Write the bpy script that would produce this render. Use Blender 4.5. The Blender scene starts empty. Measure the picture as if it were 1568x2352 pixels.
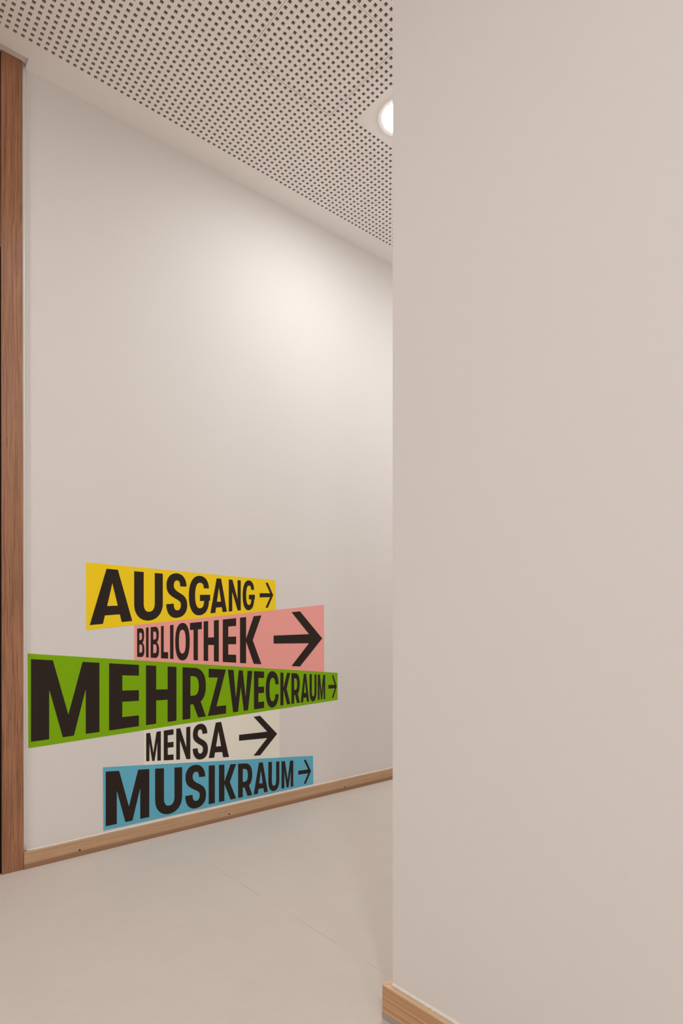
import bpy, bmesh, math, random
from mathutils import Vector
random.seed(7)
C = bpy.context.scene.collection

# ------------------------------------------------------------------ camera, light, exposure
CAM_H = 0.9358                       # eye height above the floor
FPX = 1377.0                         # focal length in pixels of the 1568 x 2352 frame
HORIZON = 1420.0                     # horizon row (vertical lens shift)
yaw = -math.atan2(0.6476, 0.7620)
cd = bpy.data.cameras.new('camera')
cd.sensor_fit = 'HORIZONTAL'; cd.sensor_width = 36.0
cd.lens = 36.0 * FPX / 1568.0
cd.shift_y = (HORIZON - 1176.0) / 1568.0
cd.clip_start = 0.02; cd.clip_end = 60
cam = bpy.data.objects.new('camera', cd); C.objects.link(cam)
cam.location = (0, 0, CAM_H); cam.rotation_euler = (math.pi / 2, 0, yaw)
bpy.context.scene.camera = cam

w = bpy.data.worlds.new('world'); bpy.context.scene.world = w
w.use_nodes = True
w.node_tree.nodes['Background'].inputs[0].default_value = (1, 0.97, 0.93, 1)
w.node_tree.nodes['Background'].inputs[1].default_value = 0.3

vs = bpy.context.scene.view_settings
vs.view_transform = 'Standard'; vs.look = 'None'; vs.gamma = 1.0; vs.use_curve_mapping = False
vs.exposure = 0.165
cy_ = bpy.context.scene.cycles
cy_.max_bounces = 7; cy_.diffuse_bounces = 6; cy_.glossy_bounces = 2; cy_.transmission_bounces = 0
cy_.use_adaptive_sampling = True; cy_.adaptive_threshold = 0.03; cy_.caustics_reflective = False
LAMP = (0.985, 1.0, 1.0)           # colour of every ceiling lamp
LAMP_L = 143.0                       # radiance of the visible downlight
ROOM_L = 128.0                       # radiance of the unseen room downlights, partly added fill
UNSEEN_ROOM_LAMPS = [(-0.42, -1.0), (-1.9, -1.0), (-1.0, 1.7138), (-0.42, -3.2), (-1.9, -3.2)]  # unseen lamps, some inferred from shadow and glint, the rest added as fill
UNSEEN_HALL_LAMPS = [(3.3, 1.7138), (4.5, 1.7138), (5.6, 1.7138)]  # unseen; nearest inferred from the bright wall edge, others added to lift the corridor

CZ = CAM_H + 2.06                    # ceiling height
WY = 2.478                           # plane of the wall with the signs
CORN = (0.9973, 0.9899)              # corner of the projecting wall

# ------------------------------------------------------------------ materials
def lin(c):
    c /= 255.0
    return c / 12.92 if c <= 0.04045 else ((c + 0.055) / 1.055) ** 2.4
def rgb(r, g, b): return (lin(r), lin(g), lin(b), 1)

class NT:
    def __init__(s, name):
        s.m = bpy.data.materials.new(name); s.m.use_nodes = True
        s.t = s.m.node_tree; s.b = s.t.nodes['Principled BSDF']
    def n(s, kind, **kw):
        x = s.t.nodes.new(kind)
        for k, v in kw.items():
            if k in x.inputs.keys() if isinstance(k, str) and k[0].isupper() else False: x.inputs[k].default_value = v
            else: setattr(x, k, v)
        return x
    def l(s, a, b): s.t.links.new(a, b)
    def coord(s, scale=(1, 1, 1), rot=(0, 0, 0)):
        tc = s.n('ShaderNodeTexCoord'); mp = s.n('ShaderNodeMapping')
        mp.inputs['Scale'].default_value = scale; mp.inputs['Rotation'].default_value = rot
        s.l(tc.outputs['Object'], mp.inputs['Vector']); return mp.outputs[0]
    def noise(s, v, scale, detail=4, rough=0.5):
        x = s.n('ShaderNodeTexNoise'); x.inputs['Scale'].default_value = scale
        x.inputs['Detail'].default_value = detail; x.inputs['Roughness'].default_value = rough
        s.l(v, x.inputs['Vector']); return x.outputs['Fac']
    def ramp(s, f, stops):
        x = s.n('ShaderNodeValToRGB'); e = x.color_ramp.elements
        while len(e) < len(stops): e.new(0.5)
        for i, (p, c) in enumerate(stops): e[i].position = p; e[i].color = c
        s.l(f, x.inputs[0]); return x.outputs[0]
    def mix(s, f, a, b, mode='MIX'):
        x = s.n('ShaderNodeMix', data_type='RGBA', blend_type=mode)
        for sock, val in ((x.inputs[0], f), (x.inputs[6], a), (x.inputs[7], b)):
            if hasattr(val, 'is_linked'): s.l(val, sock)
            else: sock.default_value = val
        return x.outputs[2]
    def math(s, op, a, b=0.0, c=0.0):
        x = s.n('ShaderNodeMath', operation=op)
        for i, val in enumerate((a, b, c)):
            if hasattr(val, 'is_linked'): s.l(val, x.inputs[i])
            else: x.inputs[i].default_value = val
        return x.outputs[0]
    def bump(s, h, strength, dist=0.001):
        x = s.n('ShaderNodeBump'); x.inputs['Strength'].default_value = strength
        x.inputs['Distance'].default_value = dist
        s.l(h, x.inputs['Height']); s.l(x.outputs[0], s.b.inputs['Normal'])
    def base(s, c, rough=0.6, spec=0.3):
        if hasattr(c, 'is_linked'): s.l(c, s.b.inputs['Base Color'])
        else: s.b.inputs['Base Color'].default_value = c
        s.b.inputs['Roughness'].default_value = rough
        s.b.inputs['Specular IOR Level'].default_value = spec

def plaster(name, col, bump=0.25, var=0.03):
    k = NT(name); v = k.coord()
    f = k.noise(v, 1.6, 3); dark = tuple(c * (1 - var) for c in col[:3]) + (1,)
    c = k.mix(f, dark, col)
    fine = k.noise(v, 260, 3, 0.6)
    c = k.mix(k.math('MULTIPLY', fine, 0.10), c, tuple(x * 0.86 for x in col[:3]) + (1,))
    k.base(c, 0.75, 0.15)
    n2 = k.noise(v, 420, 2)
    k.bump(n2, bump, 0.0008)
    return k.m
M = {}
M['wall'] = plaster('painted plaster', (0.77, 0.737, 0.714, 1))
M['ceiling'] = plaster('perforated gypsum paint', (0.92, 0.88, 0.85, 1), 0.1, 0.02)
M['void'] = plaster('grey acoustic fleece', (0.075, 0.06, 0.05, 1), 0.5)
M['shaded'] = plaster('raw gypsum of the hole sides', (0.60, 0.52, 0.45, 1), 0.1)  # shade inside the holes deepened by a darker colour on their sides
M['shell'] = plaster('room paint', (0.80, 0.76, 0.73, 1))
M['caulk'] = plaster('white sealant', (0.80, 0.76, 0.73, 1), 0.6)
M['caulk_gloss'] = plaster('grey white sealant', (0.72, 0.69, 0.65, 1), 0.3)
M['caulk_gloss'].node_tree.nodes['Principled BSDF'].inputs['Roughness'].default_value = 0.22
M['caulk_gloss'].node_tree.nodes['Principled BSDF'].inputs['Specular IOR Level'].default_value = 0.6
M['base_strip'] = plaster('grey joint', (0.42, 0.365, 0.325, 1), 0.6)

def floor_mat():
    k = NT('cement coloured floor'); v = k.coord()
    big = k.noise(v, 1.3, 3); mid = k.noise(v, 9, 5, 0.65)
    strk = k.noise(k.coord((14, 90, 1), (0, 0, 0.5)), 1.0, 4, 0.6)
    c = k.ramp(big, [(0.3, (0.62, 0.56, 0.51, 1)), (0.7, (0.64, 0.585, 0.54, 1))])
    c = k.mix(k.math('MULTIPLY', k.ramp(mid, [(0.35, (0, 0, 0, 1)), (0.75, (1, 1, 1, 1))]), 0.30), c, (0.69, 0.64, 0.59, 1))
    c = k.mix(k.math('MULTIPLY', k.ramp(strk, [(0.50, (0, 0, 0, 1)), (0.72, (1, 1, 1, 1))]), 0.06), c, (0.36, 0.30, 0.25, 1))
    gr = k.noise(v, 330, 2, 0.7)
    c = k.mix(k.math('MULTIPLY', gr, 0.22), c, (0.36, 0.31, 0.27, 1))
    # a few dark specks
    vo = k.n('ShaderNodeTexVoronoi'); vo.inputs['Scale'].default_value = 6.5
    k.l(v, vo.inputs['Vector'])
    sp = k.math('LESS_THAN', vo.outputs['Distance'], 0.0125)
    gate = k.math('GREATER_THAN', k.noise(v, 3.1, 1), 0.54)
    c = k.mix(k.math('MULTIPLY', k.math('MULTIPLY', sp, gate), 0.8), c, (0.12, 0.09, 0.07, 1))
    # worn hairline joint across the corridor floor
    sx = k.n('ShaderNodeSeparateXYZ'); k.l(v, sx.inputs[0])
    wob = k.math('MULTIPLY', k.math('SUBTRACT', k.noise(v, 14, 2), 0.5), 0.004)
    line = k.math('ADD', k.math('MULTIPLY', k.math('SUBTRACT', 2.22, sx.outputs[1]), 0.0145), 1.0934)
    dx = k.math('ABSOLUTE', k.math('ADD', k.math('SUBTRACT', sx.outputs[0], line), wob))
    on = k.math('LESS_THAN', dx, 0.0008)
    pat = k.ramp(k.noise(v, 7, 3), [(0.42, (0, 0, 0, 1)), (0.6, (1, 1, 1, 1))])
    rng = k.math('MULTIPLY', k.math('GREATER_THAN', sx.outputs[1], 1.12), k.math('LESS_THAN', sx.outputs[1], 2.2))
    c = k.mix(k.math('MULTIPLY', k.math('MULTIPLY', on, pat), k.math('MULTIPLY', rng, 0.65)), c, (0.24, 0.17, 0.12, 1))
    k.base(c, 0.5, 0.25)
    k.bump(k.noise(v, 180, 3), 0.12, 0.0006)
    return k.m
M['floor'] = floor_mat()

def wood(name, along, stops, lines, rough=0.5, stretch=0.03, band=None, spec=0.3, wander=0.004, soft=0.0, flat=None):
    """irregular growth lines that run along axis `along`; `lines` = noise scale across the grain"""
    k = NT(name)
    co = k.coord()
    # slow sideways wander of the grain
    s0 = [1.0, 1.0, 1.0]; s0[along] = 0.35
    nz = k.n('ShaderNodeTexNoise'); nz.inputs['Scale'].default_value = 9; nz.inputs['Detail'].default_value = 2
    k.l(k.coord(tuple(s0)), nz.inputs['Vector'])
    sub = k.n('ShaderNodeVectorMath', operation='SUBTRACT'); k.l(nz.outputs['Color'], sub.inputs[0]); sub.inputs[1].default_value = (.5, .5, .5)
    scl = k.n('ShaderNodeVectorMath', operation='SCALE'); k.l(sub.outputs[0], scl.inputs[0]); scl.inputs['Scale'].default_value = wander * 4
    add = k.n('ShaderNodeVectorMath', operation='ADD'); k.l(co, add.inputs[0]); k.l(scl.outputs[0], add.inputs[1])
    mp = k.n('ShaderNodeMapping'); sc = [1.0, 1.0, 1.0]; sc[along] = stretch
    if flat is not None: sc[flat] = 0.02
    mp.inputs['Scale'].default_value = sc; k.l(add.outputs[0], mp.inputs['Vector'])
    v = mp.outputs[0]
    f = k.noise(v, lines, 2, 0.75)
    fib = k.noise(v, lines * 3.2, 1, 0.5)
    f = k.math('ADD', k.math('MULTIPLY', f, 0.72), k.math('MULTIPLY', fib, 0.28))
    c = k.ramp(f, stops)
    c = k.mix(k.math('MULTIPLY', k.noise(v, 30, 2), 0.30 + soft), c, tuple((a + b) * 0.45 for a, b in zip(stops[0][1][:3], stops[1][1][:3])) + (1,))
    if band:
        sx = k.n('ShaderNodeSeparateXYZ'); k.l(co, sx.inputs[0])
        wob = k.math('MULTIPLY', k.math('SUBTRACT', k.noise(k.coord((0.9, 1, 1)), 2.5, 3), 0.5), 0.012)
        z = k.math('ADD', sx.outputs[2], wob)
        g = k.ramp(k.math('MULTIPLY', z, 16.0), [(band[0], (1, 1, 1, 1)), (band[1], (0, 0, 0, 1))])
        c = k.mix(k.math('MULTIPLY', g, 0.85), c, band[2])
    k.base(c, rough, spec)
    k.bump(f, 0.15, 0.0004)
    return k.m
M['post'] = wood('reddish frame wood', 2, [(0.38, (0.200, 0.074, 0.031, 1)), (0.58, (0.415, 0.192, 0.098, 1))], 250, 0.38, 0.012, spec=0.5, wander=0.003)
# oiled, brushed grain: the sheen is stretched across the vertical grain
k = M['post'].node_tree; pb = k.nodes['Principled BSDF']
pb.inputs['IOR'].default_value = 1.6; pb.inputs['Anisotropic'].default_value = 0.85
tg = k.nodes.new('ShaderNodeTangent'); tg.direction_type = 'RADIAL'; tg.axis = 'Z'
k.links.new(tg.outputs[0], pb.inputs['Tangent'])
pb.inputs['Anisotropic Rotation'].default_value = 0.0
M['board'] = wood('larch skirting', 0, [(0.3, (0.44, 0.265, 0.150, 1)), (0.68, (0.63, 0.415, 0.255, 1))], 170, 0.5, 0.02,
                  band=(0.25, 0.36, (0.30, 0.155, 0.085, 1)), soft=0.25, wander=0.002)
M['board_near'] = wood('striped larch skirting', 1, [(0.36, (0.44, 0.23, 0.115, 1)), (0.52, (0.58, 0.335, 0.18, 1)), (0.66, (0.82, 0.56, 0.35, 1))], 230, 0.5, 0.006, wander=0.0008, flat=0)
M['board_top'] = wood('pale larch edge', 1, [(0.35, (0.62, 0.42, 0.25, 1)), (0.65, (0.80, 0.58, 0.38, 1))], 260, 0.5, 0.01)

def flat(name, col, rough=0.5, spec=0.3, grain=0.08):
    k = NT(name); v = k.coord()
    g = k.noise(v, 500, 2, 0.6)
    c = k.mix(k.math('MULTIPLY', g, grain), col, tuple(x * 0.5 for x in col[:3]) + (1,))
    k.base(c, rough, spec); k.bump(k.noise(v, 600, 2), 0.15, 0.0003); return k.m
M['yellow'] = flat('yellow film', (0.98, 0.70, 0.016, 1), 0.5, 0.15)
M['pink'] = flat('pink film', (0.95, 0.40, 0.365, 1), 0.5, 0.15)
M['green'] = flat('green film', (0.225, 0.465, 0.003, 1), 0.5, 0.12)
M['white'] = flat('cream white film', (0.87, 0.84, 0.75, 1), 0.5, 0.15)
M['blue'] = flat('blue film', (0.135, 0.48, 0.66, 1), 0.5, 0.15)
M['black'] = flat('black film', (0.026, 0.016, 0.012, 1), 0.55, 0.2)
M['dark'] = flat('dark gap', (0.02, 0.014, 0.010, 1), 0.8)
M['screw'] = flat('screw metal', (0.22, 0.19, 0.17, 1), 0.35, 0.5)
M['screw'].node_tree.nodes['Principled BSDF'].inputs['Metallic'].default_value = 0.9
M['flange'] = flat('white lacquered flange', (0.84, 0.81, 0.79, 1), 0.4)
def glow(name, s):
    m = bpy.data.materials.new(name); m.use_nodes = True; b = m.node_tree.nodes['Principled BSDF']
    b.inputs['Base Color'].default_value = (0.8, 0.8, 0.8, 1)
    b.inputs['Emission Color'].default_value = LAMP + (1,); b.inputs['Emission Strength'].default_value = s
    return m
M['lamp'] = glow('lit opal diffuser', LAMP_L)
M['room_lamp'] = glow('lit opal diffuser of room', ROOM_L)

# ------------------------------------------------------------------ helpers
def tag(o, label=None, cat=None, group=None, kind=None):
    if label: o['label'] = label
    if cat: o['category'] = cat
    if group: o['group'] = group
    if kind: o['kind'] = kind
    return o
def obj(name, me, mat, parent=None):
    o = bpy.data.objects.new(name, me)
    if mat is not None:
        me.materials.clear(); me.materials.append(mat)
    C.objects.link(o)
    if parent:
        o.parent = parent; o.matrix_parent_inverse = parent.matrix_world.inverted() if False else o.matrix_parent_inverse
    return o
def empty(name, loc=(0, 0, 0)):
    o = bpy.data.objects.new(name, None); o.location = loc; o.empty_display_size = 0.05; C.objects.link(o); return o
def mesh(name, verts, faces):
    me = bpy.data.meshes.new(name); me.from_pydata([tuple(v) for v in verts], [], faces)
    bm = bmesh.new(); bm.from_mesh(me); bmesh.ops.recalc_face_normals(bm, faces=bm.faces); bm.to_mesh(me); bm.free()
    return me
def box(name, x0, x1, y0, y1, z0, z1, mat, parent=None, bevel=0.0, seg=2):
    bm = bmesh.new(); bmesh.ops.create_cube(bm, size=1)
    for v in bm.verts: v.co = Vector(((x0 + x1) / 2 + v.co.x * (x1 - x0), (y0 + y1) / 2 + v.co.y * (y1 - y0), (z0 + z1) / 2 + v.co.z * (z1 - z0)))
    if bevel: bmesh.ops.bevel(bm, geom=bm.edges[:], offset=bevel, segments=seg, affect='EDGES', profile=0.5)
    me = bpy.data.meshes.new(name); bm.to_mesh(me); bm.free()
    return obj(name, me, mat, parent)
def prism(name, foot, z0, z1, mat, parent=None):
    n = len(foot)
    v = [(x, y, z0) for x, y in foot] + [(x, y, z1) for x, y in foot]
    f = [list(range(n))[::-1], list(range(n, 2 * n))] + [[i, (i + 1) % n, n + (i + 1) % n, n + i] for i in range(n)]
    return obj(name, mesh(name, v, f), mat, parent)
def strip(name, rows, mat, parent=None, smooth=True):
    """closed profile rings swept: rows is a list of rings"""
    n = len(rows[0]); v = [p for r in rows for p in r]; f = []
    for i in range(len(rows) - 1):
        for j in range(n):
            k = (j + 1) % n; f.append([i * n + j, i * n + k, (i + 1) * n + k, (i + 1) * n + j])
    f.append(list(range(n))[::-1]); f.append([(len(rows) - 1) * n + j for j in range(n)])
    me = mesh(name, v, f)
    if smooth:
        for p in me.polygons: p.use_smooth = len(p.vertices) == 4
    return obj(name, me, mat, parent)
# measured image rows are turned once into positions on the wall plane
RX = (0.7620, -0.6476); FW = (0.6476, 0.7620)
def on_wall(px, py, Y=WY):
    a = px - 784.0
    rx = a * RX[0] + FPX * FW[0]; ry = a * RX[1] + FPX * FW[1]
    t = Y / ry
    return rx * t, (HORIZON - py) * t + CAM_H
def wall_bend(x):                     # the plaster dips a little towards the door frame
    return 0.0060 * min(1.0, max(0.0, (0.592 - x) / 0.038))

# ------------------------------------------------------------------ room shell
XL, XR, YB = -3.2, 6.2, -4.4
fl = box('floor', XL - .2, XR + .2, YB - .2, WY + .2, -0.12, 0.0, M['floor']); tag(fl, kind='structure')

# wall with the signs: a slab whose face dips slightly beside the door frame
xs = [0.5415, 0.554, 0.563, 0.572, 0.582, 0.592, 0.62, 2.0, 4.0, XR]
vv, ff = [], []
for x in xs:
    y = WY + wall_bend(x)
    vv += [(x, y, 0), (x, y, CZ + .15), (x, WY + .25, CZ + .15), (x, WY + .25, 0)]
for i in range(len(xs) - 1):
    for j in range(4):
        a, b = i * 4 + j, i * 4 + (j + 1) % 4; ff.append([a, b, b + 4, a + 4])
ff.append([0, 1, 2, 3]); n = (len(xs) - 1) * 4; ff.append([n + 3, n + 2, n + 1, n])
wl = obj('wall_left', mesh('wall_left', vv, ff), M['wall']); tag(wl, kind='structure')
o = box('wall_left.001', XL, -0.56, WY, WY + .25, 0, CZ + .15, M['wall']); tag(o, kind='structure')
# projecting wall on the right, its face turned 2 degrees, sharp plastered corner with a tiny radius
cx, cy = CORN; t = (0.0354, -0.99937)
L = (cy - YB) / 0.99937
R = 0.0016
foot = [(cx + t[0] * R, cy + t[1] * R), (cx + .0003, cy - .0005), (cx + R, cy), (XR, cy), (XR, YB), (cx + t[0] * L, YB)]
o = prism('wall_right', foot, 0, CZ + .15, M['wall']); tag(o, kind='structure')
o = box('wall_back', XL, cx + 0.2, YB - .2, YB, 0, CZ + .15, M['shell']); tag(o, kind='structure')
o = box('wall_far', XL - .2, XL, YB - .2, WY + .25, 0, CZ + .15, M['shell']); tag(o, kind='structure')
o = box('wall_end', XR, XR + .2, cy - .3, WY + .25, 0, CZ + .15, M['shell']); tag(o, kind='structure')

# ------------------------------------------------------------------ perforated ceiling
PX, PY, HX, HY = 0.02504, 0.02524, 1.1658, 1.8905   # hole pitch and origin
HS, T = 0.0058, 0.0125                              # half hole, board thickness
LX, LY = 1.7918, 1.7138                             # centre of the visible downlight
GX0, GX1 = HX - 12.5 * PX, HX + 15.5 * PX           # placeholders, access panel uses 0..15
I0, I1, J0, J1 = -62, 72, -80, 18                   # columns and rows built
def hole_at(i, j):
    x, y = HX + i * PX, HY + j * PY
    if 20 <= i <= 30 and -12 <= j - 0 <= -2: return False        # plate of the downlight
    if y < cy + 0.125 and x > cx - 0.13: return False            # margin around the projecting wall
    return True
PN = (0, 15, -15, 0)                                 # access panel cells (i0,i1,j0,j1)
def in_panel(i, j): return PN[0] <= i <= PN[1] and PN[2] <= j <= PN[3]
PX0, PX1 = HX - 0.5 * PX, HX + 15.5 * PX
PY0, PY1 = HY - 15.5 * PY, HY + 0.5 * PY
GAP = 0.0006
def cell(V, F, x0, x1, y0, y1, cx_, cy_, hole):
    z = CZ
    if not hole:
        n = len(V); V += [(x0, y0, z), (x1, y0, z), (x1, y1, z), (x0, y1, z)]; F.append([n, n + 3, n + 2, n + 1]); return
    n = len(V); h = HS
    V += [(x0, y0, z), (x1, y0, z), (x1, y1, z), (x0, y1, z),
          (cx_ - h, cy_ - h, z), (cx_ + h, cy_ - h, z), (cx_ + h, cy_ + h, z), (cx_ - h, cy_ + h, z),
          (cx_ - h, cy_ - h, z + T), (cx_ + h, cy_ - h, z + T), (cx_ + h, cy_ + h, z + T), (cx_ - h, cy_ + h, z + T)]
    for a in range(4):
        b = (a + 1) % 4
        F.append([n + a, n + 4 + a, n + 4 + b, n + b]); F.append([n + 4 + a, n + 8 + a, n + 8 + b, n + 4 + b])
V, F, V2, F2 = [], [], [], []
for i in range(I0, I1 + 1):
    for j in range(J0, J1 + 1):
        x, y = HX + i * PX, HY + j * PY
        if y < cy + 0.02 and x > cx - 0.02: continue
        a = [x - PX / 2, x + PX / 2, y - PY / 2, y + PY / 2]
        if in_panel(i, j):
            if i == 0: a[0] += GAP
            if i == 15: a[1] -= GAP
            if j == -15: a[2] += GAP
            if j == 0: a[3] -= GAP
            cell(V2, F2, *a, x, y, True)
        else:
            if i == -1 and -15 <= j <= 0: a[1] -= GAP
            if i == 16 and -15 <= j <= 0: a[0] += GAP
            if j == 1 and 0 <= i <= 15: a[2] += GAP
            if j == -16 and 0 <= i <= 15: a[3] -= GAP
            cell(V, F, *a, x, y, hole_at(i, j))
def quadz(x0, x1, y0, y1, z=CZ):
    n = len(V); V.extend([(x0, y0, z), (x1, y0, z), (x1, y1, z), (x0, y1, z)]); F.append([n, n + 3, n + 2, n + 1])
GXa, GXb = HX + (I0 - .5) * PX, HX + (I1 + .5) * PX
GYa, GYb = HY + (J0 - .5) * PY, HY + (J1 + .5) * PY
NX, NY = 0.5522, 2.4285                              # notch cut out around the door frame
quadz(NX, XR, NY, WY + .02); quadz(GXa, XR, GYb, NY); quadz(XL, GXa, GYb, NY); quadz(XL, -0.56, NY, WY + .02)
quadz(XL, GXa, YB, GYb); quadz(GXa, GXb, YB, GYa); quadz(GXb, XR, YB, GYb)
# notch: board edge and the grey cap above
n = len(V); e = CZ + 0.0118
V += [(-0.56, NY, CZ), (NX, NY, CZ), (NX, NY, e), (-0.56, NY, e), (NX, WY + .02, CZ), (NX, WY + .02, e)]
F += [[n, n + 1, n + 2, n + 3], [n + 1, n + 4, n + 5, n + 2]]
me = bpy.data.meshes.new('ceiling'); me.from_pydata(V, [], F); me.update()
ceil = obj('ceiling', me, M['ceiling']); tag(ceil, kind='structure')
def sides(m_):
    m_.materials.append(M['shaded'])
    for p in m_.polygons:
        if abs(p.normal.z) < 0.5 and p.area < 0.0004: p.material_index = 1
sides(me)
o = box('recess_cap', -0.56, NX + 0.003, NY - 0.003, WY + .02, e, e + 0.01, M['base_strip'], ceil)
o.data.materials.clear(); o.data.materials.append(M['shell'])
# slim edges of the gap around the access panel
me = bpy.data.meshes.new('access_panel'); 
for (x0, y0, x1, y1) in ((PX0 + GAP, PY0 + GAP, PX1 - GAP, PY0 + GAP), (PX1 - GAP, PY0 + GAP, PX1 - GAP, PY1 - GAP), (PX1 - GAP, PY1 - GAP, PX0 + GAP, PY1 - GAP), (PX0 + GAP, PY1 - GAP, PX0 + GAP, PY0 + GAP)):
    n = len(V2); V2 += [(x0, y0, CZ), (x1, y1, CZ), (x1, y1, CZ + T), (x0, y0, CZ + T)]; F2.append([n, n + 1, n + 2, n + 3])
me.from_pydata(V2, [], F2); me.update()
ap = obj('access_panel', me, M['ceiling'], ceil); sides(me); tag(ap, 'square perforated access panel with hairline edges')
o = box('backing_fleece', GXa - .01, GXb + .01, GYa - .01, GYb + .01, CZ + T, CZ + T + .02, M['void'], ceil)
o = box('ceiling_slab', XL - .2, XR + .2, YB - .2, WY + .25, CZ + .15, CZ + .3, M['shell'], ceil)

# ------------------------------------------------------------------ recessed downlights
def ring(name, r0, r1, z0, z1, mat, parent, N=96):
    v, f = [], []
    prof = [(r0, z1), (r0, z0), (r0 + .0015, z0 - .0006), (r1 - .0015, z0 - .0006), (r1, z0), (r1, z1)]
    for k in range(N):
        a = 2 * math.pi * k / N
        for r, z in prof: v.append((r * math.cos(a), r * math.sin(a), z))
    m = len(prof)
    for k in range(N):
        for j in range(m - 1):
            a, b = k * m + j, ((k + 1) % N) * m + j; f.append([a, a + 1, b + 1, b])
    o = obj(name, mesh(name, v, f), mat, parent)
    return o
def disc(name, r, drop, mat, parent, N=48):
    """opal bowl that stands a little proud of its flange"""
    prof = [(0.0, -drop), (r * .55, -drop * .97), (r * .85, -drop * .80), (r * .97, -drop * .45), (r, 0.002)]
    v = [(0, 0, prof[0][1])]; f = []
    for rr, z in prof[1:]:
        for k in range(N):
            a = 2 * math.pi * k / N; v.append((rr * math.cos(a), rr * math.sin(a), z))
    for k in range(N): f.append([0, 1 + (k + 1) % N, 1 + k])
    for q in range(len(prof) - 2):
        for k in range(N):
            a = 1 + q * N + k; b = 1 + q * N + (k + 1) % N; f.append([a, b, b + N, a + N])
    o = obj(name, mesh(name, v, f), mat, parent)
    for p in o.data.polygons: p.use_smooth = True
    return o
def downlight(x, y, label, lampmat, r=0.084):
    t_ = empty('ceiling_downlight', (x, y, CZ)); tag(t_, label, 'ceiling light')
    ring('flange', r, r + 0.023, -0.0004, 0.004, M['flange'], t_)
    disc('diffuser', r, 0.0045, lampmat, t_)
    return t_
downlight(LX, LY, 'round white recessed downlight glowing in the perforated ceiling, half hidden by the right wall', M['lamp'])
HALL_LABELS = ['round recessed downlight next along the corridor behind the right wall', 'added round fill downlight in the middle of the corridor, hidden by the right wall',
               'added round fill downlight at the far end of the corridor']
for k, p in enumerate(UNSEEN_HALL_LAMPS): downlight(*p, HALL_LABELS[k], M['lamp'])
ROOM_LABELS = ['round downlight over the room, nearest to the projecting wall', 'added round fill downlight over the room, beside the first towards the far wall',
               'round downlight in front of the timber door', 'added round fill downlight in the back row close to the projecting wall', 'added round fill downlight in the back corner of the room']
for k, p in enumerate(UNSEEN_ROOM_LAMPS):
    tag(downlight(*p, ROOM_LABELS[k], M['room_lamp'], 0.12), group='downlights over the room behind the viewer')

# ------------------------------------------------------------------ skirtings
def screw(name, x, y, z, parent, dx=0.0):
    v, f = [], []; N = 20
    # countersunk dark hole rim with a small screw head in it, facing -y
    prof = [(0.0036, -0.0002), (0.0033, -0.0006), (0.0026, -0.0004), (0.0022, -0.0001)]
    for k in range(N):
        a = 2 * math.pi * k / N
        for r, d in prof: v.append((x + r * math.cos(a), y + d, z + r * math.sin(a)))
    m = len(prof)
    for k in range(N):
        for j in range(m - 1):
            a, b = k * m + j, ((k + 1) % N) * m + j; f.append([a, b, b + 1, a + 1])
    f.append([k * m + m - 1 for k in range(N)])
    return obj(name, mesh(name, v, f), M['dark'], parent)
BF = 2.463
bl = empty('baseboard_left', (0.5445, BF, 0)); tag(bl, kind='structure')
def kid(o, p):
    o.parent = p; o.matrix_parent_inverse = p.matrix_basis.inverted(); return o
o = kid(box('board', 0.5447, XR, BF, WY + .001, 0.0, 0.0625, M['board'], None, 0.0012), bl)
for x, z in ((0.7429, 0.0241), (1.4084, 0.0245), (2.1164, 0.0215), (2.80, 0.0230), (3.5, 0.023)):
    kid(screw('screw', x, BF, z, None), bl)
# white sealant fillet between board and wall
rows = []
for q in range(90):
    x = 0.556 + (XR - 0.556) * (q / 89.0) ** 1.6
    s = 0.0042 + random.uniform(-.0005, .0005); yb = WY + wall_bend(x)
    rows.append([(x, yb + .001, 0.0620), (x, yb - s, 0.0624), (x, yb - s * .45, 0.0624 + s * .4), (x, yb - .0001, 0.0624 + s)])
kid(strip('sealant_bead', rows, M['caulk'], None), bl)
BL2 = empty('baseboard_left.001', (-0.6, BF, 0)); tag(BL2, kind='structure')
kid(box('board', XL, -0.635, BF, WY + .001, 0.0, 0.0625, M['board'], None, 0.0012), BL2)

# right: the near skirting with mitred corner, plain grey strip between board and floor
TH = 0.0163; ZB, ZT = 0.0159, 0.0805
tn = (-t[1], t[0])                                   # points away from the wall face? fixed below
nx, ny = -0.99937, -0.0354                           # outward normal of the turned face
def face_pt(s, d): return (cx + t[0] * s + nx * d, cy + t[1] * s + ny * d)
oc = (cx + nx * TH - 0.0005, cy + TH)                # outer corner
br = empty('baseboard_right', (oc[0], oc[1], 0)); tag(br, kind='structure')
def board_mesh(name, a0, a1, b0, b1, z0, z1, mat, topmat, ch=0.0012):
    """a0->a1 outer line, b0->b1 inner line (wall side); tiny chamfer on the outer top edge"""
    def off(p, q, d):
        w_ = Vector((q[0] - p[0], q[1] - p[1])); w_.normalize(); return (p[0] + w_[0] * d, p[1] + w_[1] * d)
    c0, c1 = off(a0, b0, ch), off(a1, b1, ch)
    v = [(*a0, z0), (*a0, z1 - ch), (*c0, z1), (*b0, z1), (*b0, z0), (*a1, z0), (*a1, z1 - ch), (*c1, z1), (*b1, z1), (*b1, z0)]
    f = [[0, 1, 2, 3, 4], [9, 8, 7, 6, 5], [0, 5, 6, 1], [1, 6, 7, 2], [2, 7, 8, 3], [3, 8, 9, 4], [4, 9, 5, 0]]
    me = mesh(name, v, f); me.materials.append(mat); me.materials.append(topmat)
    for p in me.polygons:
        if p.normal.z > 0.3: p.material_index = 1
    o = bpy.data.objects.new(name, me); C.objects.link(o); return o
Lr = 4.6
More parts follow.
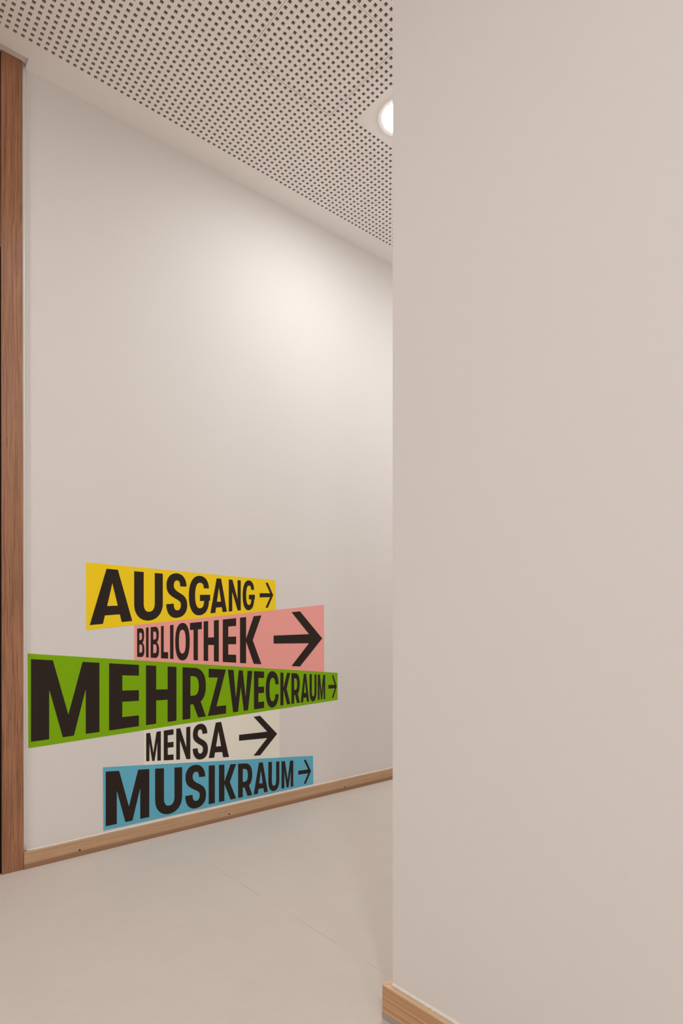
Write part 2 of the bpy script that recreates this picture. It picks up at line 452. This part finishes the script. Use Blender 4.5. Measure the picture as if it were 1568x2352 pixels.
o = kid(board_mesh('board', oc, face_pt(Lr, TH), CORN, face_pt(Lr, 0), ZB, ZT, M['board_near'], M['board_top']), br)
o = kid(board_mesh('base_strip', (oc[0] + .0008, oc[1] - .0008), face_pt(Lr, TH - .0008), CORN, face_pt(Lr, 0), 0.0, ZB, M['base_strip'], M['base_strip']), br)
rows = []
for q in range(200):
    s = 0.0015 + 0.5 * (q / 199.0); wdt = 0.0056 + random.uniform(-.0010, .0010); hh = 0.0056 + random.uniform(-.0008, .0008)
    A_ = face_pt(s, -0.0006); Bp = face_pt(s, wdt); Cp = face_pt(s, wdt * .6); Dp = face_pt(s, 0.0005)
    rows.append([(*A_, ZT - .0005), (*Bp, ZT - .0002), (*Cp, ZT + hh * .55), (*Dp, ZT + hh), (*A_, ZT + hh)])
kid(strip('sealant_bead', rows, M['caulk'], None), br)
b2 = empty('baseboard_return', (oc[0], oc[1], 0)); tag(b2, kind='structure')
o = kid(board_mesh('board', (oc[0] + .0002, oc[1] + .0002), (XR, cy + TH), (CORN[0] + .0002, CORN[1] + .0002), (XR, cy), 0.0, ZT + .0006, M['board'], M['board_top']), b2)

# ------------------------------------------------------------------ timber door and frame at the left edge
dr = empty('door_1', (0.0, WY, 0)); tag(dr, kind='structure')
PT = CZ + 0.0112                                     # the post runs into the ceiling notch
def slanted(name, bx0, bx1, tx0, tx1, y0, y1, z0, z1, mat, bev=0.001):
    bm = bmesh.new(); bmesh.ops.create_cube(bm, size=1)
    for v in bm.verts:
        u = v.co.z + .5; a = bx0 + (tx0 - bx0) * u; b = bx1 + (tx1 - bx1) * u
        v.co = Vector((a + (b - a) * (v.co.x + .5), y0 + (y1 - y0) * (v.co.y + .5), z0 + (z1 - z0) * u))
    bmesh.ops.bevel(bm, geom=bm.edges[:], offset=bev, segments=2, affect='EDGES', profile=0.5)
    me = bpy.data.meshes.new(name); bm.to_mesh(me); bm.free()
    return kid(obj(name, me, mat), dr)
slanted('frame_post', 0.4731, 0.5437, 0.4697, 0.5390, 2.466, 2.56, 0.0, PT, M['post'])
slanted('frame_post', -0.560, -0.489, -0.560, -0.489, 2.466, 2.56, 0.0, PT, M['post'])
slanted('gap_seal', 0.4655, 0.4745, 0.4650, 0.4712, 2.488, 2.55, 0.0, PT - .001, M['dark'], .0005)
slanted('gap_seal', -0.490, -0.480, -0.490, -0.480, 2.488, 2.55, 0.0, PT - .001, M['dark'], .0005)
lf = slanted('door_leaf', -0.4815, 0.4665, -0.4815, 0.4660, 2.470, 2.545, 0.006, 2.2850, M['post'], .0015)
slanted('transom_panel', -0.4815, 0.4700, -0.4815, 0.4675, 2.470, 2.545, 2.2895, PT - .001, M['post'], .0015)
# lever handle on the far side of the leaf from the hinge
hb = bmesh.new()
bmesh.ops.create_cone(hb, cap_ends=True, segments=32, radius1=0.026, radius2=0.026, depth=0.008)
bmesh.ops.rotate(hb, verts=hb.verts[:], cent=(0, 0, 0), matrix=__import__('mathutils').Matrix.Rotation(math.pi / 2, 3, 'X'))
r_ = bmesh.ops.create_cone(hb, cap_ends=True, segments=20, radius1=0.009, radius2=0.009, depth=0.05)
bmesh.ops.rotate(hb, verts=r_['verts'], cent=(0, 0, 0), matrix=__import__('mathutils').Matrix.Rotation(math.pi / 2, 3, 'X'))
bmesh.ops.translate(hb, verts=r_['verts'], vec=(0, -0.025, 0))
r_ = bmesh.ops.create_cone(hb, cap_ends=True, segments=20, radius1=0.009, radius2=0.009, depth=0.13)
bmesh.ops.rotate(hb, verts=r_['verts'], cent=(0, 0, 0), matrix=__import__('mathutils').Matrix.Rotation(math.pi / 2, 3, 'Y'))
bmesh.ops.translate(hb, verts=r_['verts'], vec=(0.056, -0.048, 0))
bmesh.ops.translate(hb, verts=hb.verts[:], vec=(-0.42, 2.4675, 1.05))
me = bpy.data.meshes.new('door_handle'); hb.to_mesh(me); hb.free()
for p in me.polygons: p.use_smooth = len(p.vertices) == 4
o = obj('door_handle', me, M['screw']); o.parent = lf
# sealant strip between frame and plaster (glossy, slightly bulging, wider at the head)
rows = []
NZ = 70
for q in range(NZ + 1):
    u = q / NZ; z = 0.064 + (PT - 0.001 - 0.064) * u
    x0 = 0.5437 + (0.5390 - 0.5437) * (z / PT) - 0.0004
    x1 = 0.5538 - 0.0022 * u + 0.0004 * math.sin(9 * u * 3.1) + (0.0022 if u > 0.975 else 0)
    w_ = x1 - x0; yb = WY + 0.0060
    rows.append([(x0, yb + .004, z), (x0, 2.4725, z), (x0 + w_ * .35, 2.4718 + .0004 * math.sin(23 * u), z), (x0 + w_ * .75, 2.4738, z), (x0 + w_ * .93, 2.4768, z), (x1, yb + .0012, z), (x1, yb + .004, z)])
kid(strip('sealant_strip', rows, M['caulk_gloss']), dr)

# ------------------------------------------------------------------ lettering
K = {}
def path(s):
    tok = s.split(); pts = []; i = 0; cur = None
    while i < len(tok):
        c = tok[i]
        if c in 'ML':
            p = tuple(map(float, tok[i + 1].split(','))); pts.append(p); cur = p; i += 2
        elif c == 'C':
            a, b, d = [tuple(map(float, tok[i + k].split(','))) for k in (1, 2, 3)]
            for k in range(1, 13):
                u = k / 12; m = 1 - u
                pts.append(tuple(m ** 3 * cur[q] + 3 * m * m * u * a[q] + 3 * m * u * u * b[q] + u ** 3 * d[q] for q in (0, 1)))
            cur = d; i += 4
    if len(pts) > 1 and abs(pts[0][0] - pts[-1][0]) + abs(pts[0][1] - pts[-1][1]) < 1e-6: pts.pop()
    return pts
def P(*pp): return ' '.join('%s %g,%g' % ('M' if i == 0 else 'L', x, y) for i, (x, y) in enumerate(pp))
G = {
 'A': [P((0, 0), (.361, 1), (.628, 1), (1, 0), (.723, 0), (.678, .15), (.322, .15), (.28, 0)), P((.495, .745), (.374, .318), (.627, .318))],
 'E': [P((0, 0), (0, 1), (1, 1), (1, .825), (.42, .825), (.42, .588), (1, .588), (1, .415), (.42, .415), (.42, .177), (1, .177), (1, 0))],
 'M': [P((0, 0), (0, 1), (.28, 1), (.5, .289), (.718, 1), (1, 1), (1, 0), (.77, 0), (.77, .61), (.764, .61), (.583, 0), (.419, 0), (.237, .61), (.23, .61), (.23, 0))],
 'H': [P((0, 0), (0, 1), (.31, 1), (.31, .589), (.69, .589), (.69, 1), (1, 1), (1, 0), (.69, 0), (.69, .402), (.31, .402), (.31, 0))],
 'Z': [P((0, 0), (.532, .815), (.045, .815), (.045, 1), (.99, 1), (.453, .185), (1, .185), (1, 0))],
 'W': [P((0, 1), (.212, 1), (.302, .34), (.415, 1), (.58, 1), (.70, .34), (.785, 1), (1, 1), (.805, 0), (.625, 0), (.5, .6), (.385, 0), (.197, 0))],
 'N': [P((0, 0), (0, 1), (.29, 1), (.72, .37), (.72, 1), (1, 1), (1, 0), (.735, 0), (.28, .604), (.273, .604), (.273, 0))],
 'T': [P((.315, 0), (.315, .81), (0, .81), (0, 1), (1, 1), (1, .81), (.68, .81), (.68, 0))],
 'L': [P((0, 0), (0, 1), (.385, 1), (.385, .195), (1, .195), (1, 0))],
 'I': [P((0, 0), (0, 1), (1, 1), (1, 0))],
 'K': [P((0, 0), (0, 1), (.30, 1), (.30, .53), (.655, 1), (1, 1), (.612, .497), (1, 0), (.657, 0), (.30, .47), (.30, 0))],
 'U': ['M 0,1 L .308,1 L .308,.34 C .308,.22 .38,.16 .5,.16 C .62,.16 .697,.22 .697,.34 L .697,1 L 1,1 L 1,.33 C 1,.12 .8,-.026 .5,-.026 C .2,-.026 0,.12 0,.33'],
 'O': ['M 0,.5 C 0,.84 .17,1.026 .5,1.026 C .83,1.026 1,.84 1,.5 C 1,.16 .83,-.026 .5,-.026 C .17,-.026 0,.16 0,.5',
       'M .266,.5 C .266,.74 .34,.835 .5,.835 C .66,.835 .737,.74 .737,.5 C .737,.26 .66,.168 .5,.168 C .34,.168 .266,.26 .266,.5'],
 'C': ['M 1,.644 C 1,.88 .8,1.027 .5,1.027 C .19,1.027 0,.84 0,.5 C 0,.16 .19,-.027 .5,-.027 C .8,-.027 1,.12 1,.351 L .731,.351 C .731,.22 .65,.156 .51,.156 C .36,.156 .275,.27 .275,.5 C .275,.73 .36,.838 .51,.838 C .65,.838 .731,.77 .731,.644'],
 'G': ['M .935,.697 C .935,.89 .76,1.028 .5,1.028 C .19,1.028 0,.84 0,.5 C 0,.16 .18,-.024 .48,-.024 C .75,-.024 .925,.1 .94,.355 L 1,.355 L 1,.521 L .495,.521 L .495,.355 L .695,.355 C .69,.22 .62,.161 .5,.161 C .35,.161 .272,.28 .272,.5 C .272,.73 .35,.845 .5,.845 C .62,.845 .678,.8 .678,.7'],
 'S': ['M .962,.727 C .95,.93 .77,1.036 .49,1.036 C .19,1.036 .01,.92 .01,.745 C .01,.6 .1,.54 .3,.47 C .5,.4 .68,.375 .68,.285 C .68,.2 .62,.149 .51,.149 C .39,.149 .335,.21 .335,.313 L 0,.309 C 0,.1 .19,-.03 .48,-.03 C .8,-.03 1,.08 1,.26 C 1,.42 .88,.49 .66,.555 C .48,.61 .337,.65 .337,.745 C .337,.82 .4,.868 .5,.868 C .61,.868 .644,.81 .644,.728'],
 'B': ['M 0,0 L 0,1 L .52,1 C .8,1 .96,.92 .96,.76 C .96,.62 .88,.53 .725,.495 C .9,.46 1,.38 1,.25 C 1,.08 .83,0 .54,0',
       'M .312,.847 L .5,.847 C .63,.847 .683,.8 .683,.72 C .683,.63 .63,.59 .5,.59 L .312,.59',
       'M .312,.435 L .53,.435 C .66,.435 .72,.39 .72,.295 C .72,.2 .66,.153 .53,.153 L .312,.153'],
 'R': ['M 0,0 L 0,1 L .5,1 C .82,1 1,.87 1,.64 C 1,.47 .9,.37 .758,.321 L 1,0 L .651,0 L .44,.276 L .316,.276 L .316,0',
       'M .316,.835 L .44,.835 C .6,.835 .677,.77 .677,.64 C .677,.51 .6,.447 .44,.447 L .316,.447'],
 '>': [P((0, .42), (0, .578), (.756, .58), (.404, 1), (.578, 1), (1, .5), (.578, 0), (.404, 0), (.756, .42))],
}
def outline_mesh(name, contours, Y, half):
    """contours in wall coordinates (x, z) -> thin solid standing on the wall plane"""
    cu = bpy.data.curves.new(name, 'CURVE'); cu.dimensions = '2D'; cu.fill_mode = 'BOTH'
    for c in contours:
        sp = cu.splines.new('POLY'); sp.points.add(len(c) - 1)
        for k, (x, z) in enumerate(c): sp.points[k].co = (x, z, 0, 1)
        sp.use_cyclic_u = True
    cu.extrude = half
    tmp = bpy.data.objects.new(name, cu); C.objects.link(tmp)
    dg = bpy.context.evaluated_depsgraph_get()
    me = bpy.data.meshes.new_from_object(tmp.evaluated_get(dg))
    bpy.data.objects.remove(tmp); bpy.data.curves.remove(cu)
    me.name = name
    bm = bmesh.new(); bm.from_mesh(me)
    bmesh.ops.remove_doubles(bm, verts=bm.verts[:], dist=1e-6)
    for cut in (0.572, 0.582, 0.592):
        if min(v.co.x for v in bm.verts) < cut < max(v.co.x for v in bm.verts):
            bmesh.ops.bisect_plane(bm, geom=bm.verts[:] + bm.edges[:] + bm.faces[:], plane_co=(cut, 0, 0), plane_no=(1, 0, 0))
    for v in bm.verts:
        x, z, d = v.co; v.co = Vector((x, Y - d + wall_bend(x), z))
    bmesh.ops.recalc_face_normals(bm, faces=bm.faces[:])
    bm.to_mesh(me); bm.free()
    return me
def sign(label, colour, word, quad, cap, xs_):
    pts = [on_wall(*q) for q in quad]
    cxs = sum(p[0] for p in pts) / 4; z0 = min(p[1] for p in pts)
    root = empty('wall_sign', (cxs, WY, z0)); tag(root, label, 'sign', 'coloured direction signs on the wall')
    o = obj('backing_film', outline_mesh('backing_film', [pts], WY - 0.0003, 0.0003), M[colour]); kid(o, root)
    (ax, ay, bx, by), (cx2, cy2, dx, dy) = cap
    top = lambda x: ay + (by - ay) * (x - ax) / (bx - ax)
    bot = lambda x: cy2 + (dy - cy2) * (x - cx2) / (dx - cx2)
    for ch, (x0, x1) in zip(word + '>', xs_):
        w0, w1 = 1 / (bot(x0) - top(x0)), 1 / (bot(x1) - top(x1))
        cs = []
        for s in G[ch]:
            c = []
            for u, v in path(s):
                x = (x0 * w0 * (1 - u) + x1 * w1 * u) / (w0 * (1 - u) + w1 * u)
                c.append(on_wall(x, bot(x) + (top(x) - bot(x)) * v, WY - .0006))
            cs.append(c)
        nm = 'arrow' if ch == '>' else 'letter'
        o = obj(nm, outline_mesh(nm, cs, WY - 0.00085, 0.00022), M['black']); kid(o, root)
        o['label'] = 'black arrow pointing right' if ch == '>' else 'black capital letter ' + ch
    return root
sign('yellow wall sign with black word AUSGANG, topmost of the stack', 'yellow', 'AUSGANG',
     [(197.1, 1291.5), (632.4, 1333), (632.6, 1401.2), (198, 1447.3)],
     [(244.6, 1306.4, 525.2, 1330.8), (206, 1435.8, 526, 1404.4)],
     [(206, 303.6), (308, 373.7), (381.7, 429.8), (433.5, 482.4), (482.9, 520.9), (525.2, 552.7), (557, 585), (596.1, 627.2)])
sign('pink wall sign with black word BIBLIOTHEK and a large arrow', 'pink', 'BIBLIOTHEK',
     [(308, 1435.8), (743.7, 1389.1), (744.2, 1543.3), (308, 1516.2)],
     [(314.6, 1443.9, 600.1, 1413.5), (314.9, 1508.6, 600.1, 1525.6)],
     [(314.8, 331.5), (335.2, 341.1), (345.9, 365.2), (369.6, 385.9), (390.4, 398.2), (402.3, 435.5), (436, 463.3), (467.5, 502.3), (511.4, 542.1), (551, 600.1), (628.1, 739.7)])
sign('green wall sign with black word MEHRZWECKRAUM, widest of the stack', 'green', 'MEHRZWECKRAUM',
     [(63.9, 1501.1), (775, 1545.4), (775, 1607.4), (65.7, 1718.6)],
     [(71.4, 1513.9, 746.4, 1550.2), (71.8, 1703.9, 746.4, 1605.4)],
     [(71.6, 228.2), (250.4, 318.8), (335.2, 405), (419.1, 472.5), (477.1, 518.9), (523.1, 579.3), (583.1, 606.2), (610.1, 639.5), (643.6, 666.4), (669, 688.1), (690.4, 709.5), (710.8, 726.5), (729.5, 746.4), (753.9, 773)])
sign('cream white wall sign with black word MENSA between the green and blue signs', 'white', 'MENSA',
     [(329.9, 1677.2), (641.4, 1628.4), (641.7, 1740.0), (330.1, 1757.2)],
     [(335.6, 1684.4, 507.5, 1657.9), (336.1, 1748.6, 525.6, 1738.7)],
     [(335.6, 369.2), (375.9, 398.3), (404.6, 436.9), (442.5, 477.3), (479.1, 525.6), (548.8, 636.2)])
sign('blue wall sign with black word MUSIKRAUM, lowest of the stack above the skirting', 'blue', 'MUSIKRAUM',
     [(236.1, 1762.4), (718.5, 1735.7), (719.2, 1800.5), (237.4, 1908.1)],
     [(242.7, 1772.3, 672.9, 1746.9), (242.9, 1897.8, 673.2, 1805.7)],
     [(242.7, 342.7), (356, 418.1), (425.3, 472.9), (479.1, 493.2), (502.7, 542), (546.6, 579), (582.3, 614.7), (616, 641.3), (646.2, 673.2), (684.7, 714)])
